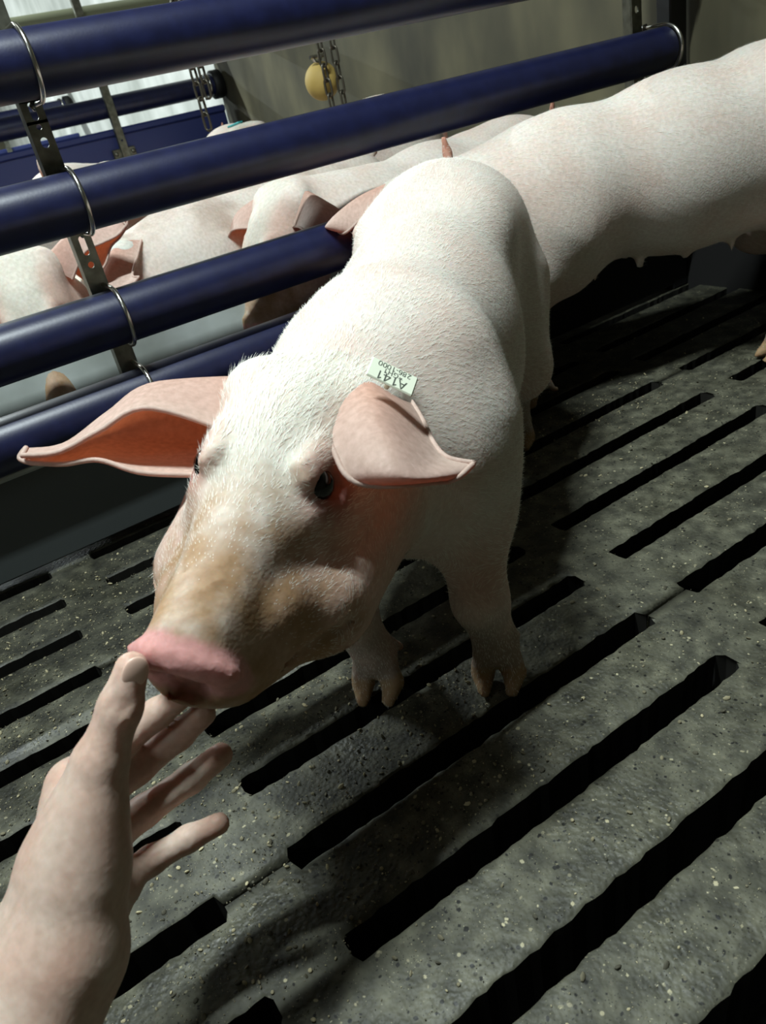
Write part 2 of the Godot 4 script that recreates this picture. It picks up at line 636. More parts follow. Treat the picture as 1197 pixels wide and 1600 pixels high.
	M.tag = plain(Color(0.90, 0.92, 0.84), 0.45)
	M.ink = plain(Color(0.30, 0.32, 0.29), 0.6)
	M.hoof = plain(Color(0.40, 0.34, 0.26), 0.6)
	M.mark = plain(Color(0.2, 0.6, 0.6), 0.7)

# ------------------------------------------------------------------ pigs
# ear nets in the head's own axes (x to the snout, y up, z to the right), from the base to the tip
var ear_hanging := [     # a left ear that hangs forward over the eye
	[Vector3(0.006, -0.012, -0.014), Vector3(-0.017, 0.000, -0.038), Vector3(-0.042, -0.024, -0.062)],
	[Vector3(0.047, -0.005, -0.027), Vector3(0.045, 0.009, -0.064), Vector3(-0.002, -0.022, -0.086)],
	[Vector3(0.081, -0.010, -0.045), Vector3(0.084, 0.004, -0.085), Vector3(0.033, -0.021, -0.104)],
	[Vector3(0.099, -0.020, -0.070), Vector3(0.100, -0.007, -0.103), Vector3(0.049, -0.021, -0.118)],
	[Vector3(0.070, -0.026, -0.123), Vector3(0.066, -0.023, -0.130), Vector3(0.050, -0.021, -0.137)]]
var ear_open := [        # a right ear that stands out sideways, hollow to the front
	[Vector3(0.068, -0.060, 0.054), Vector3(-0.010, -0.080, 0.066), Vector3(-0.020, -0.020, 0.056), Vector3(0.046, -0.034, 0.050)],
	[Vector3(0.088, -0.055, 0.102), Vector3(0.011, -0.076, 0.144), Vector3(0.012, -0.023, 0.131), Vector3(0.060, -0.016, 0.108)],
	[Vector3(0.088, -0.051, 0.139), Vector3(0.039, -0.069, 0.171), Vector3(0.043, -0.037, 0.157), Vector3(0.079, -0.031, 0.140)],
	[Vector3(0.097, -0.054, 0.164), Vector3(0.077, -0.063, 0.184), Vector3(0.073, -0.052, 0.179), Vector3(0.096, -0.044, 0.166)],
	[Vector3(0.103, -0.054, 0.188), Vector3(0.100, -0.054, 0.200), Vector3(0.094, -0.048, 0.197), Vector3(0.105, -0.047, 0.192)]]
const EYE := Vector3(0.099, -0.027, 0.0)
var disc_frame := Transform3D(Basis(Vector3.BACK, -0.48), Vector3(0.229, -0.078, 0))

func head_frame(origin: Vector3, fwd: Vector3, roll := 0.0) -> Transform3D:
	var f := fwd.normalized()
	var r := f.cross(Vector3.UP).normalized()
	var u := r.cross(f)
	var b := Basis(f, u, r)
	return Transform3D(b * Basis(Vector3.RIGHT, roll), origin)

func head_prims(F: Field, head: Transform3D, hs: float) -> void:
	F.at = head
	F.grow = hs
	F.egg(Vector3(0.036, -0.050, 0), Vector3(0.086, 0.058, 0.066), 0.02)
	F.cap(Vector3(0.05, -0.032, 0), Vector3(0.135, -0.052, 0), 0.042, 0.028, 0.02)          # forehead
	F.cap(Vector3(0.08, -0.068, 0), Vector3(0.220, -0.080, 0), 0.047, 0.0295, 0.02)         # muzzle
	F.cap(Vector3(0.12, -0.050, 0), Vector3(0.215, -0.063, 0), 0.026, 0.019, 0.015)         # bridge
	for s in [-1.0, 1.0]:
		F.cap(Vector3(0.02, -0.102, 0.042 * s), Vector3(0.112, -0.118, 0.041 * s), 0.054, 0.043, 0.025)   # jowl
		F.cap(Vector3(0.115, -0.112, 0.033 * s), Vector3(0.200, -0.104, 0.013 * s), 0.042, 0.028, 0.02)   # cheek and jaw
		F.egg(Vector3(0.160, -0.086, 0.032 * s), Vector3(0.028, 0.022, 0.018), 0.012)        # lip over the tusk
		F.egg(Vector3(0.078, -0.058, 0.032 * s), Vector3(0.050, 0.036, 0.026), 0.02)          # cheekbone
		F.cap(EYE + Vector3(-0.016, 0.011, 0.0400 * s), EYE + Vector3(0.012, 0.010, 0.0370 * s), 0.0060, 0.0050, 0.010)   # upper lid
		F.cap(EYE + Vector3(-0.020, 0.019, 0.0345 * s), EYE + Vector3(0.008, 0.018, 0.0300 * s), 0.0055, 0.0045, 0.010)   # fold above it
		F.cap(EYE + Vector3(-0.014, -0.013, 0.0470 * s), EYE + Vector3(0.014, -0.013, 0.0425 * s), 0.0055, 0.005, 0.010)   # lower lid
		F.egg(Vector3(-0.002, -0.022, 0.046 * s), Vector3(0.028, 0.022, 0.024), 0.025)       # ear root
	F.egg(disc_frame.origin, Vector3(0.0115, 0.0265, 0.0365), 0.006, disc_frame.basis)
	F.egg(disc_frame * Vector3(0.014, 0, 0), Vector3(0.006, 0.020, 0.029), 0.004, disc_frame.basis, true)       # dished front of the disc
	for s in [-1.0, 1.0]:
		F.egg(disc_frame * Vector3(0.008, -0.002, 0.0125 * s), Vector3(0.016, 0.0075, 0.0055), 0.003, disc_frame.basis, true)
		F.egg(EYE + Vector3(0, 0, 0.0515 * s), Vector3(0.0115, 0.0085, 0.0100), 0.005, Basis(), true)
		F.cap(Vector3(0.135, -0.110, 0.075 * s), Vector3(0.210, -0.112, 0.026 * s), 0.003, 0.003, 0.006, Vector3.ONE, true)  # mouth
	# wrinkles across the bridge
	for k in 4:
		var x := 0.172 + 0.013 * k
		F.cap(Vector3(x, -0.042 - 0.1 * (x - 0.172), -0.012), Vector3(x + 0.003, -0.044 - 0.1 * (x - 0.172), 0.012), 0.0012, 0.0012, 0.006, Vector3.ONE, true)

func leg_prims(F: Field, top: Vector3, knee: Vector3, fet: Vector3, toe: Vector3, r: Array) -> void:
	F.cap(top, knee, r[0], r[1], 0.02)
	F.cap(knee, fet, r[1], r[2], 0.012)
	F.cap(fet, fet.lerp(toe, 0.25) + Vector3(0, 0.006, 0), r[2], 0.0135, 0.01)
	for s in [-1.0, 1.0]:
		var a := fet.lerp(toe, 0.2) + Vector3(0, 0.002, 0.0085 * s)
		F.cap(a, Vector3(toe.x - 0.012, 0.013, toe.z + 0.0125 * s), 0.0105, 0.0098, 0.003)
		F.cap(Vector3(toe.x - 0.012, 0.0112, toe.z + 0.0125 * s), Vector3(toe.x + 0.003, 0.0058, toe.z + 0.0110 * s), 0.0096, 0.0056, 0.002)
		F.cap(fet + Vector3(-0.012, -0.002, 0.011 * s), fet + Vector3(-0.024, -0.015, 0.014 * s), 0.006, 0.0042, 0.004)

func pig(label: String, at: Transform3D, pose: Dictionary) -> Node3D:
	var g: float = pose.g
	var head: Transform3D = pose.head
	var hs: float = pose.get("hs", 1.0)
	var o := thing("pig", label, "pig", at, pose.get("group", ""))
	var F := Field.new()
	F.grow = g
	var fat: float = pose.get("fat", 1.0)
	var rise: float = pose.get("rise", 0.0)                     # how much higher the rump stands
	var sw: float = pose.get("swing", 0.0)                      # rump carried to the right
	var sq := Vector3(1, 1, 0.87 * fat)
	var ln: float = pose.get("lean", 0.0)                       # shoulders carried to the right
	var sl: float = pose.get("slim", 0.0)                       # a belly that is carried higher
	F.cap(Vector3(0.01, 0.215 + sl, ln / sq.z), Vector3(-0.14, 0.212 + sl * 1.6, (ln + sw) * 0.5), 0.094 - sl, 0.107 - sl, 0.03, sq)
	F.cap(Vector3(-0.14, 0.212 + sl * 1.6, (ln + sw) * 0.5), Vector3(-0.29, 0.222 + rise, sw), 0.107 - sl, 0.098, 0.03, sq)
	F.egg(Vector3(-0.325, 0.228 + rise, sw), Vector3(0.095, 0.100, 0.086 * fat), 0.03)
	for s in [-1.0, 1.0]:
		F.egg(Vector3(-0.33, 0.175 + rise, 0.037 * s * fat + sw), Vector3(0.075, 0.095, 0.046), 0.03)
		F.egg(Vector3(0.02, 0.185 + sl, 0.046 * s * fat + ln), Vector3(0.062, 0.095 - sl * 1.3, 0.042), 0.03)
	F.cap(Vector3(0.03, 0.178 + sl * 1.4, 0), Vector3(0.085, 0.205, 0.2 * pose.get("bend", 0.0)), 0.061, 0.058, 0.03)
	var hb: Vector3 = head * Vector3(-0.002, -0.058, 0) / g
	var hj: Vector3 = head * Vector3(0.02, -0.085, 0) / g
	F.cap(Vector3(0.0, 0.232, ln), hb, 0.084, 0.062 * hs / g, 0.035)
	F.cap(Vector3(0.06, 0.192, 0), hj, 0.054, 0.050 * hs / g, 0.035)
	var ff: Array = pose.get("fore", [Vector3(0.068, 0, -0.058), Vector3(0.068, 0, 0.058)])
	var hf: Array = pose.get("hind", [Vector3(-0.335, 0, -0.058), Vector3(-0.335, 0, 0.058)])
	for i in 2:
		var s := -1.0 if i == 0 else 1.0
		var t: Vector3 = ff[i]
		var el: Vector3 = Vector3(0.045, 0.145 + sl * 1.5, 0.052 * s + ln)
		F.cap(Vector3(0.02, 0.2, 0.046 * s + ln), el, 0.046, 0.030, 0.025)
		leg_prims(F, el, Vector3(t.x - 0.008, 0.088, lerpf(el.z, t.z, 0.6)), Vector3(t.x - 0.022, 0.036, t.z), t, [0.030, 0.0200, 0.0168])
		t = hf[i]
		F.cap(Vector3(-0.33, 0.19 + rise, 0.05 * s + sw), Vector3(-0.275, 0.135, 0.062 * s + sw), 0.055, 0.036, 0.03)
		F.cap(Vector3(-0.275, 0.135, 0.062 * s + sw), Vector3(t.x - 0.045, 0.098, lerpf(0.06 * s, t.z, 0.6)), 0.036, 0.019, 0.02)
		leg_prims(F, Vector3(t.x - 0.04, 0.105, lerpf(0.06 * s, t.z, 0.6)), Vector3(t.x - 0.04, 0.09, lerpf(0.06 * s, t.z, 0.7)), Vector3(t.x - 0.022, 0.036, t.z), t, [0.02, 0.0185, 0.0155])
	for s in [-1.0, 1.0]:
		F.cap(Vector3(-0.24, 0.265 + rise, 0.030 * s + sw), Vector3(-0.335, 0.258 + rise, 0.030 * s + sw), 0.050, 0.052, 0.03)
	# tail
	var tl: Array = pose.get("tail", [Vector3(-0.395, 0.292 + rise, sw), Vector3(-0.421, 0.305 + rise, sw), Vector3(-0.430, 0.325 + rise, sw + 0.002), Vector3(-0.428, 0.340 + rise, sw + 0.004)])
	for i in tl.size() - 1:
		F.cap(tl[i], tl[i + 1], 0.0072 - 0.0011 * i, 0.0061 - 0.0011 * i, 0.006)
	if pose.get("teats", true):
		for k in 5:
			for s in [-1.0, 1.0]:
				F.cap(Vector3(-0.25 + 0.055 * k, 0.114 + sl * 2.0, 0.026 * s), Vector3(-0.25 + 0.055 * k, 0.104 + sl * 2.0, 0.027 * s), 0.0055, 0.0035, 0.008)
	head_prims(F, head, hs)

	var dinv := disc_frame.affine_inverse()
	var inv := head.affine_inverse()
	var nz := FastNoiseLite.new()
	nz.seed = pose.get("seed", 1)
	nz.frequency = 9.0
	nz.fractal_octaves = 4
	var base := tone(0.90, 0.865, 0.83)
	var pink := tone(0.84, 0.70, 0.64)
	var ochre := tone(0.66, 0.53, 0.39)
	var disc := tone(0.84, 0.62, 0.605)
	var lid := tone(0.60, 0.40, 0.38)
	var dirt := tone(0.46, 0.42, 0.35)
	var tailc := tone(0.74, 0.52, 0.43)
	var claw := tone(0.68, 0.57, 0.43)
	var pale := tone(0.85, 0.84, 0.79)
	var grime: float = pose.get("grime", 0.0)
	var t0: Vector3 = tl[0] * g
	var paint := func(p: Vector3) -> Color:
		var h: Vector3 = inv * p / hs
		var q := p / g
		var n := nz.get_noise_3dv(p)
		var n2 := nz.get_noise_3dv(p * 3.7 + Vector3(5, 1, 2))
		var c := base.lerp(pink, clampf(0.12 + n * 0.5, 0.0, 0.5))
		c = c.lerp(pink, 0.55 * smoothstep(0.17, 0.11, q.y) * smoothstep(0.1, 0.06, absf(q.x + 0.12) - 0.14))
		if grime > 0.0:
			c = c.lerp(dirt, grime * smoothstep(0.05, 0.45, n) * 0.6)
		if h.x > -0.03 and absf(h.z) < 0.1:
			c = c.lerp(pale, 0.7 * smoothstep(0.19, 0.10, h.x) * smoothstep(-0.06, -0.02, h.y + 0.2 * maxf(h.x - 0.05, 0.0)) * smoothstep(0.05, 0.03, absf(h.z)))
			var face := smoothstep(-0.01, 0.05, h.x)
			c = c.lerp(pink, 0.75 * face * smoothstep(0.02, 0.045, absf(h.z)))
			var sn := smoothstep(0.095, 0.175, h.x + n2 * 0.03) * smoothstep(0.300, 0.280, h.x)
			c = c.lerp(ochre, sn * clampf(0.80 + n2 * 0.6, 0.3, 0.95))
			var dk := dinv * h
			c = c.lerp(disc, smoothstep(1.5, 1.2, (dk / Vector3(0.0115, 0.0265, 0.0365)).length() + n2 * 0.15))
			for s in [-1.0, 1.0]:
				var de := (h - EYE - Vector3(0, 0, 0.056 * s)).length()
				c = c.lerp(lid, 0.85 * smoothstep(0.034, 0.010, de + n2 * 0.006))
		c = c.lerp(dirt, smoothstep(0.105, 0.05, q.y + n * 0.06) * 0.6)
		if q.y < 0.024:
			c = c.lerp(claw, smoothstep(0.024, 0.019, q.y) * 0.9)
		var dt := (p - t0).length()
		if dt < 0.09 and q.x < -0.415:
			c = c.lerp(tailc, smoothstep(-0.415, -0.425, q.x) * 0.9)
		return c
	var out := Mesher.new()
	var lo := Vector3(-0.47, -0.012, -0.17) * g
	var hi := Vector3(0.13, 0.36 + rise, 0.17) * g
	for k in 8:
		var hc: Vector3 = head * (Vector3(-0.06 + 0.32 * (k & 1), -0.16 + 0.18 * ((k >> 1) & 1), -0.09 + 0.18 * (k >> 2)) * hs)
		lo = lo.min(hc)
		hi = hi.max(hc)
	F.skin(out, lo, hi, pose.get("h", 0.009), paint)
	# ears, lofted and set into the head
	var ears: Array = pose.ears
	var lugs := Mesher.new()
	var eo := tone(0.92, 0.84, 0.79)
	var ei := tone(0.92, 0.82, 0.77)
	var ed := tone(0.90, 0.72, 0.64)
	for e in 2:
		var net: Array = []
		var src: Array = ear_hanging if ears[e] == "hang" else ear_open
		var own := -1.0 if ears[e] == "hang" else 1.0            # side the net was drawn for
		var want := -1.0 if e == 0 else 1.0
		var lift := 0.5 if ears[e] == "up" else 0.0             # pricked ears turn up about their root
		for row in src:
			var line := []
			for q in row:
				var p: Vector3 = q
				if lift > 0.0:
					p = Vector3(0.0, -0.03, 0.055) + (p - Vector3(0.0, -0.03, 0.055)).rotated(Vector3.RIGHT, -lift).rotated(Vector3.UP, -0.75) * 0.8
				line.push_back(head * (Vector3(p.x, p.y, p.z * own * want) * hs))
			net.push_back(line)
		lugs.sheet(net, 26, 18, 0.0042 * hs, own * want, eo, ei, ed)
	var skin := out.mesh(true)
	lugs.mesh(true, skin)
	skin.surface_set_material(0, M.pig)
	skin.surface_set_material(1, M.ear)
	part("body", skin, null, o)
	# eyes
	var sp := SphereMesh.new()
	sp.radius = 0.0125 * hs
	sp.height = 0.025 * hs
	sp.radial_segments = 20
	sp.rings = 12
	for s in [-1.0, 1.0]:
		part("eye", sp, M.eye, o).position = head * ((EYE + Vector3(0, 0, 0.0385 * s)) * hs)
	if pose.get("hairs", 0) > 0:
		bristles(o, out, head, hs, g, pose.hairs, pose.get("seed", 1))
	return o

# short pale bristles that lie back along the body
func bristles(o: Node3D, skin: Mesher, head: Transform3D, hs: float, g: float, count: int, sd: int) -> void:
	var rng := RandomNumberGenerator.new()
	rng.seed = sd
	var nrm := skin.normals()
	var inv := head.affine_inverse()
	var hb := head.basis.x
	var total := 0.0
	var cum := PackedFloat32Array()
	for t in range(0, skin.ix.size(), 3):
		var a := skin.v[skin.ix[t]]
		total += (skin.v[skin.ix[t + 1]] - a).cross(skin.v[skin.ix[t + 2]] - a).length()
		cum.push_back(total)
	var v := PackedVector3Array()
	var n := PackedVector3Array()
	for i in count:
		var t := cum.bsearch(rng.randf() * total) * 3
		if t + 2 >= skin.ix.size():
			continue
		var a := skin.ix[t]
		var u := rng.randf()
		var w := rng.randf()
		if u + w > 1.0:
			u = 1.0 - u
			w = 1.0 - w
		var p := skin.v[a] + (skin.v[skin.ix[t + 1]] - skin.v[a]) * u + (skin.v[skin.ix[t + 2]] - skin.v[a]) * w
		var nn := nrm[a]
		var h := inv * p / hs
		var len := 0.0085
		var flow := Vector3(-1, -0.35, 0)
		if h.x > -0.02 and absf(h.z) < 0.2:
			flow = hb * -1.0 + Vector3(0, -0.15, 0)
			len = 0.010 * smoothstep(0.20, 0.05, h.x) + 0.0008
			if h.x > 0.150 + 0.05 * rng.randf() or (h - EYE - Vector3(0, 0, -0.056)).length() < 0.016:
				continue
			if absf(h.z) < 0.04 and h.x < 0.1 and h.y > -0.05:
				len = 0.016
			if absf(h.z) > 0.068:
				len = 0.005
				flow = head.basis.x * 0.6 + head.basis.z * signf(h.z) * 0.6
		if p.y < 0.1 * g:
			flow = Vector3(0, -1, 0)
			len = 0.0035
		len *= rng.randf_range(0.6, 1.3) * g / 1.25
		flow = (flow - nn * flow.dot(nn)).normalized()
		var side := flow.cross(nn).normalized()
		flow = (flow + side * rng.randf_range(-0.35, 0.35) + nn * rng.randf_range(0.05, 0.32)).normalized()
		var wd := 0.0002
		v.push_back(p - side * wd)
		v.push_back(p + flow * len + nn * 0.0002)
		v.push_back(p + side * wd)
		for k in 3:
			n.push_back(nn)
	var arr := []
	arr.resize(Mesh.ARRAY_MAX)
	arr[Mesh.ARRAY_VERTEX] = v
	arr[Mesh.ARRAY_NORMAL] = n
	var m := ArrayMesh.new()
	m.add_surface_from_arrays(Mesh.PRIMITIVE_TRIANGLES, arr)
	part("bristles", m, M.hair, o, "pale bristles").set_meta("kind", "stuff")

# ------------------------------------------------------------------ the person's hand
func person() -> void:
	var root := Vector3(-0.2239, 0.1381, 0.0353)
	var o := thing("person", "bare left hand and forearm, thumb up, reaching to the snout of the tagged pig", "person", Transform3D(Basis(), root))
	var j := {
		"far": Vector3(-0.36, 0.135, 0.17), "fore": Vector3(-0.232, 0.140, 0.0353), "wr": Vector3(-0.1655, 0.1681, -0.0066), "cmc": Vector3(-0.1335, 0.2068, -0.0174),
		"tm": Vector3(-0.0927, 0.2499, -0.0241), "ti": Vector3(-0.0695, 0.2753, -0.0281), "tt": Vector3(-0.0550, 0.2925, -0.0319),
		"im": Vector3(-0.1122, 0.2169, -0.0615), "ip": Vector3(-0.0778, 0.2117, -0.0809), "id": Vector3(-0.0511, 0.2232, -0.0745), "it": Vector3(-0.0342, 0.2338, -0.0645),
		"mm": Vector3(-0.1174, 0.1918, -0.0645), "mp": Vector3(-0.0762, 0.1866, -0.0804), "md": Vector3(-0.0440, 0.1984, -0.0746), "mt": Vector3(-0.0255, 0.2131, -0.0631),
		"rm": Vector3(-0.1223, 0.1669, -0.0594), "rp": Vector3(-0.0850, 0.1562, -0.0739), "rd": Vector3(-0.0486, 0.1666, -0.0667), "rt": Vector3(-0.0268, 0.1812, -0.0551),
		"pm": Vector3(-0.1291, 0.1453, -0.0494), "pp": Vector3(-0.0950, 0.1320, -0.0558), "pd": Vector3(-0.0677, 0.1367, -0.0497), "pt": Vector3(-0.0471, 0.1441, -0.0391)}
	var broad := Vector3(0.819, -0.196, 0.539)
	j.wr += broad * 0.010
	j.pm += broad * 0.012
	j.rm += broad * 0.006
	j.cmc += broad * 0.008
	j.fore += broad * 0.012
	for k in j:
		j[k] -= root
	var F := Field.new()
	F.cap(j.far, j.fore, 0.046, 0.041, 0.01)
	F.cap(j.fore, j.wr, 0.044, 0.039, 0.01)
	var wu: Vector3 = j.wr + Vector3(0.004, 0.008, 0.006)
	var wl: Vector3 = j.wr + Vector3(0.0, -0.008, -0.008)
	F.cap(wu, j.im, 0.025, 0.0145, 0.012)
	F.cap(j.wr, j.mm, 0.025, 0.0145, 0.012)
	F.cap(j.wr, j.rm, 0.025, 0.0140, 0.012)
	F.cap(wl, j.pm, 0.032, 0.0160, 0.012)
	F.cap(wu, j.cmc, 0.035, 0.0285, 0.012)
	F.cap(j.cmc, j.tm, 0.0285, 0.0160, 0.012)
	F.cap(j.tm, j.ti, 0.0142, 0.0118, 0.006)
	F.cap(j.ti, j.tt, 0.0119, 0.0096, 0.006)
	var web: Vector3 = (j.tm as Vector3).lerp(j.cmc, 0.55)
	F.cap(web, (j.im as Vector3).lerp(j.wr, 0.15), 0.013, 0.011, 0.02)
	for f in ["i", "m", "r", "p"]:
		var s := 1.0 if f != "p" else 0.88
		F.cap(j[f + "m"], j[f + "p"], 0.0122 * s, 0.0106 * s, 0.008)
		F.cap(j[f + "p"], j[f + "d"], 0.0107 * s, 0.0097 * s, 0.005)
		F.cap(j[f + "d"], j[f + "t"], 0.0098 * s, 0.0084 * s, 0.005)
		F.cap(j[f + "m"], (j[f + "m"] as Vector3).lerp(j.wr, 0.3), 0.0130 * s, 0.008, 0.008)
	# creases over the last joint of the thumb
	var look := Vector3(0.05, 0.62, 0.78).normalized()
	for dk in [-0.16, 0.0, 0.14]:
		var ax: Vector3 = (j.tt - j.tm).normalized()
		var ce: Vector3 = j.ti + ax * 0.02 * dk + look * 0.0125
		var sd := ax.cross(look).normalized() * 0.005
		F.cap(ce - sd, ce + sd, 0.0007, 0.0007, 0.003, Vector3.ONE, true)
	var nz := FastNoiseLite.new()
	nz.frequency = 22.0
	var base := tone(0.83, 0.745, 0.69)
	var red := tone(0.80, 0.63, 0.56)
	var paint := func(p: Vector3) -> Color:
		var c := base.lerp(red, clampf(0.25 + nz.get_noise_3dv(p) * 0.6, 0.0, 0.7))
		for k in ["tm", "ti", "tt", "it", "mt", "rt", "pt", "ip", "mp", "rp", "pp"]:
			c = c.lerp(red, 0.5 * smoothstep(0.018, 0.006, p.distance_to(j[k])))
		return c
	var out := Mesher.new()
	var lo := Vector3.ONE * 9.0
	var hi := -lo
	for k in j:
		lo = lo.min(j[k] - Vector3.ONE * 0.046)
		hi = hi.max(j[k] + Vector3.ONE * 0.046)
	F.skin(out, lo, hi, 0.0028, paint)
	part("body", out.mesh(true), M.human, o)
	var nail := SphereMesh.new()
	nail.radius = 1.0
	nail.height = 2.0
	nail.radial_segments = 24
	nail.rings = 14
	var along: Vector3 = (j.tt - j.ti).normalized()
	var up := Vector3(0.25, 0.45, 0.85)
	up = (up - along * up.dot(along)).normalized()
	var nl := part("thumbnail", nail, M.nail, o)
	nl.transform = Transform3D(Basis(along * 0.0090, up * 0.0020, along.cross(up) * 0.0074), j.tt + along * 0.0002 + up * 0.0082)

# ------------------------------------------------------------------ ear tag
func ear_tag(pig_node: Node3D, head: Transform3D) -> void:
	var along := Vector3(-0.0036, -0.0131, -0.0312)      # long side of the tag, in the head's axes
	var l := along.normalized()
	var nrm := Vector3(0.22, 0.88, -0.36)
	nrm = (nrm - l * nrm.dot(l)).normalized()
	var w := l.cross(nrm)
	var at := Transform3D(head.basis * Basis(l, nrm, w), head * (Vector3(0.0207, 0.0158, -0.0670) + nrm * 0.005))
	var m := Mesher.new()
	m.box(Vector3.ZERO, Vector3(0.036, 0.0022, 0.0195), 0.0009)
	var t := part("ear_tag", m.mesh(), M.tag, pig_node, "cream plastic ear tag with dark printed figures")
	t.transform = at
	var st := Mesher.new()
	st.tube(PackedVector3Array([Vector3(0, -0.001, 0), Vector3(0, -0.012, 0)]), PackedFloat32Array([0.0022]), 10)
	part("stud", st.mesh(), M.tag, t)
	var rows := [["A141", 0.0078, 0.0044], ["*GH1", 0.0046, -0.0014], ["286-1000", 0.0046, -0.0062]]
	var font := SystemFont.new()
	font.font_names = PackedStringArray(["Droid Sans"])
	for r in rows:
		var tm := TextMesh.new()
		tm.font = font
		tm.text = r[0]
		tm.font_size = 32
		tm.pixel_size = r[1] / 24.0
		tm.depth = 0.0002
		var q := part("lettering", tm, M.ink, t)
		# printed the other way up as the ear hangs
		q.transform = Transform3D(Basis(Vector3(-1, 0, 0), Vector3(0, 0, 1), Vector3(0, 1, 0)), Vector3(0, 0.0012, r[2]))

# ------------------------------------------------------------------ floor of concrete slabs with slots
func slab(z_far: float, z_near: float, x0: float, x1: float, dx: float, sd: int) -> Array:
	var rng := FastNoiseLite.new()
	rng.seed = sd
	rng.frequency = 45.0
	rng.fractal_octaves = 3
	var m := Mesher.new()
	var hw := SLOT_W * 0.5
	# stations across: [z, role] with role 0 plain, 1 rim of a slot, 2 inside a slot
	var zs := []
	var n := roundi((z_near - z_far) / PITCH)
	for i in n + 1:
		var c := z_far + i * PITCH
		var last := i == n
		var first := i == 0
		if not first:
			zs.append_array([[c - PITCH * 0.5 - 0.012, 0], [c - PITCH * 0.5 + 0.012, 0], [c - hw - 0.010, 0], [c - hw - 0.003, 0], [c - hw, 1]])
			zs.append([c - 0.0012 if last else c - hw * 0.4, 2])
		if not last:
			zs.append_array([[c + 0.0012 if first else c + hw * 0.4, 2], [c + hw, 1], [c + hw + 0.003, 0], [c + hw + 0.010, 0]])
	# stations along, with each slot end marked
	var xs := []
	var r0 := floori(x0 / ROW)
	for r in range(r0, ceili(x1 / ROW) + 1):
		var a := r * ROW
		var steps := maxi(2, roundi(SLOT / dx))
		for k in steps + 1:
			xs.append([a + SLOT * k / steps, 1 if k == 0 else 2 if k == steps else 3])
		var g := ROW - SLOT
		xs.append_array([[a + SLOT + 0.004, 0], [a + SLOT + g * 0.35, 0], [a + SLOT + g * 0.65, 0], [a + ROW - 0.004, 0]])
	var keep := []
	for x in xs:
		if x[0] >= x0 - 0.001 and x[0] <= x1 + 0.001:
			keep.append(x)
	xs = keep
	var idx := []
	for xi in xs.size():
		var line := PackedInt32Array()
		for zi in zs.size():
			var x: float = xs[xi][0]
			var z: float = zs[zi][0]
			var rx: int = xs[xi][1]
			var rz: int = zs[zi][1]
			var y := rng.get_noise_2d(x, z) * 0.0008 + rng.get_noise_2d(x * 0.2, z * 0.2) * 0.0012
			if rz == 1 and rx != 0:
				y -= 0.0022
				z += rng.get_noise_2d(x * 1.3, z * 7.0) * 0.0026
			if rz == 2 and (rx == 1 or rx == 2):
				x += (-0.006 if rx == 1 else 0.006) * (1.0 if n > 0 else 0.0)
				y -= 0.002
			if (zi == 0 or zi == zs.size() - 1):
				y -= 0.0015
			var mud_shade := clampf(0.62 * smoothstep(0.10, -0.25, x + 0.9 * rng.get_noise_2d(x * 0.15 + 9.0, z * 0.15)) * smoothstep(0.1, -0.25, z) + 0.75 * smoothstep(-0.42, -0.62, z) + 0.9 * rng.get_noise_2d(x * 0.35, z * 0.35), 0.0, 0.8)  # left part is mud, the band towards the fence is painted shadow
			line.push_back(m.vert(Vector3(x, y, z), Color.WHITE.lerp(Color(0.20, 0.20, 0.17), mud_shade)))
		idx.push_back(line)
	var deep := -0.09
	var wm := Mesher.new()                       # slot walls, in one colour darker than the slab tops
	for xi in xs.size() - 1:
		var a: PackedInt32Array = idx[xi]
		var b: PackedInt32Array = idx[xi + 1]
		var open_x: bool = xs[xi][1] in [1, 3] and xs[xi + 1][1] in [2, 3]
		for zi in zs.size() - 1:
			var inner: bool = (zs[zi][1] == 2 or zs[zi + 1][1] == 2)
			if inner and open_x:
				continue
			m.quad(a[zi], a[zi + 1], b[zi + 1], b[zi])
		for zi in zs.size():                      # long walls of the slots
			if zs[zi][1] != 1 or not open_x:
				continue
			var s := 1.0 if zi + 1 < zs.size() and zs[zi + 1][1] == 2 else -1.0
			var p := m.v[a[zi]]
			var q := m.v[b[zi]]
			var pd := Vector3(p.x, deep, p.z - 0.006 * s)
			var qd := Vector3(q.x, deep, q.z - 0.006 * s)
			if s > 0.0:
				wm.flat_quad(p, pd, qd, q)
			else:
				wm.flat_quad(p, q, qd, pd)
	for xi in xs.size():                          # ends of the slots
		var rx: int = xs[xi][1]
		if rx != 1 and rx != 2:
			continue
		var a: PackedInt32Array = idx[xi]
		for zi in zs.size() - 1:
			if zs[zi][1] != 2 and zs[zi + 1][1] != 2:
				continue
			var p := m.v[a[zi]]
			var q := m.v[a[zi + 1]]
			var pd := Vector3(p.x, deep, p.z)
			var qd := Vector3(q.x, deep, q.z)
			if rx == 1:
				wm.flat_quad(p, q, qd, pd)
			else:
				wm.flat_quad(p, pd, qd, q)
	for side in [0, zs.size() - 1]:               # outer faces along the joints
		for xi in xs.size() - 1:
			if xs[xi][1] in [1, 3] and xs[xi + 1][1] in [2, 3]:
				continue
			var p := m.v[idx[xi][side]]
			var q := m.v[idx[xi + 1][side]]
			var j0 := m.vert(Vector3(p.x, deep, p.z))
			var j1 := m.vert(Vector3(q.x, deep, q.z))
			if side == 0:
				m.quad(idx[xi][side], idx[xi + 1][side], j1, j0)
			else:
				m.quad(idx[xi][side], j0, j1, idx[xi + 1][side])
	return [m.mesh(true), wm.mesh()]

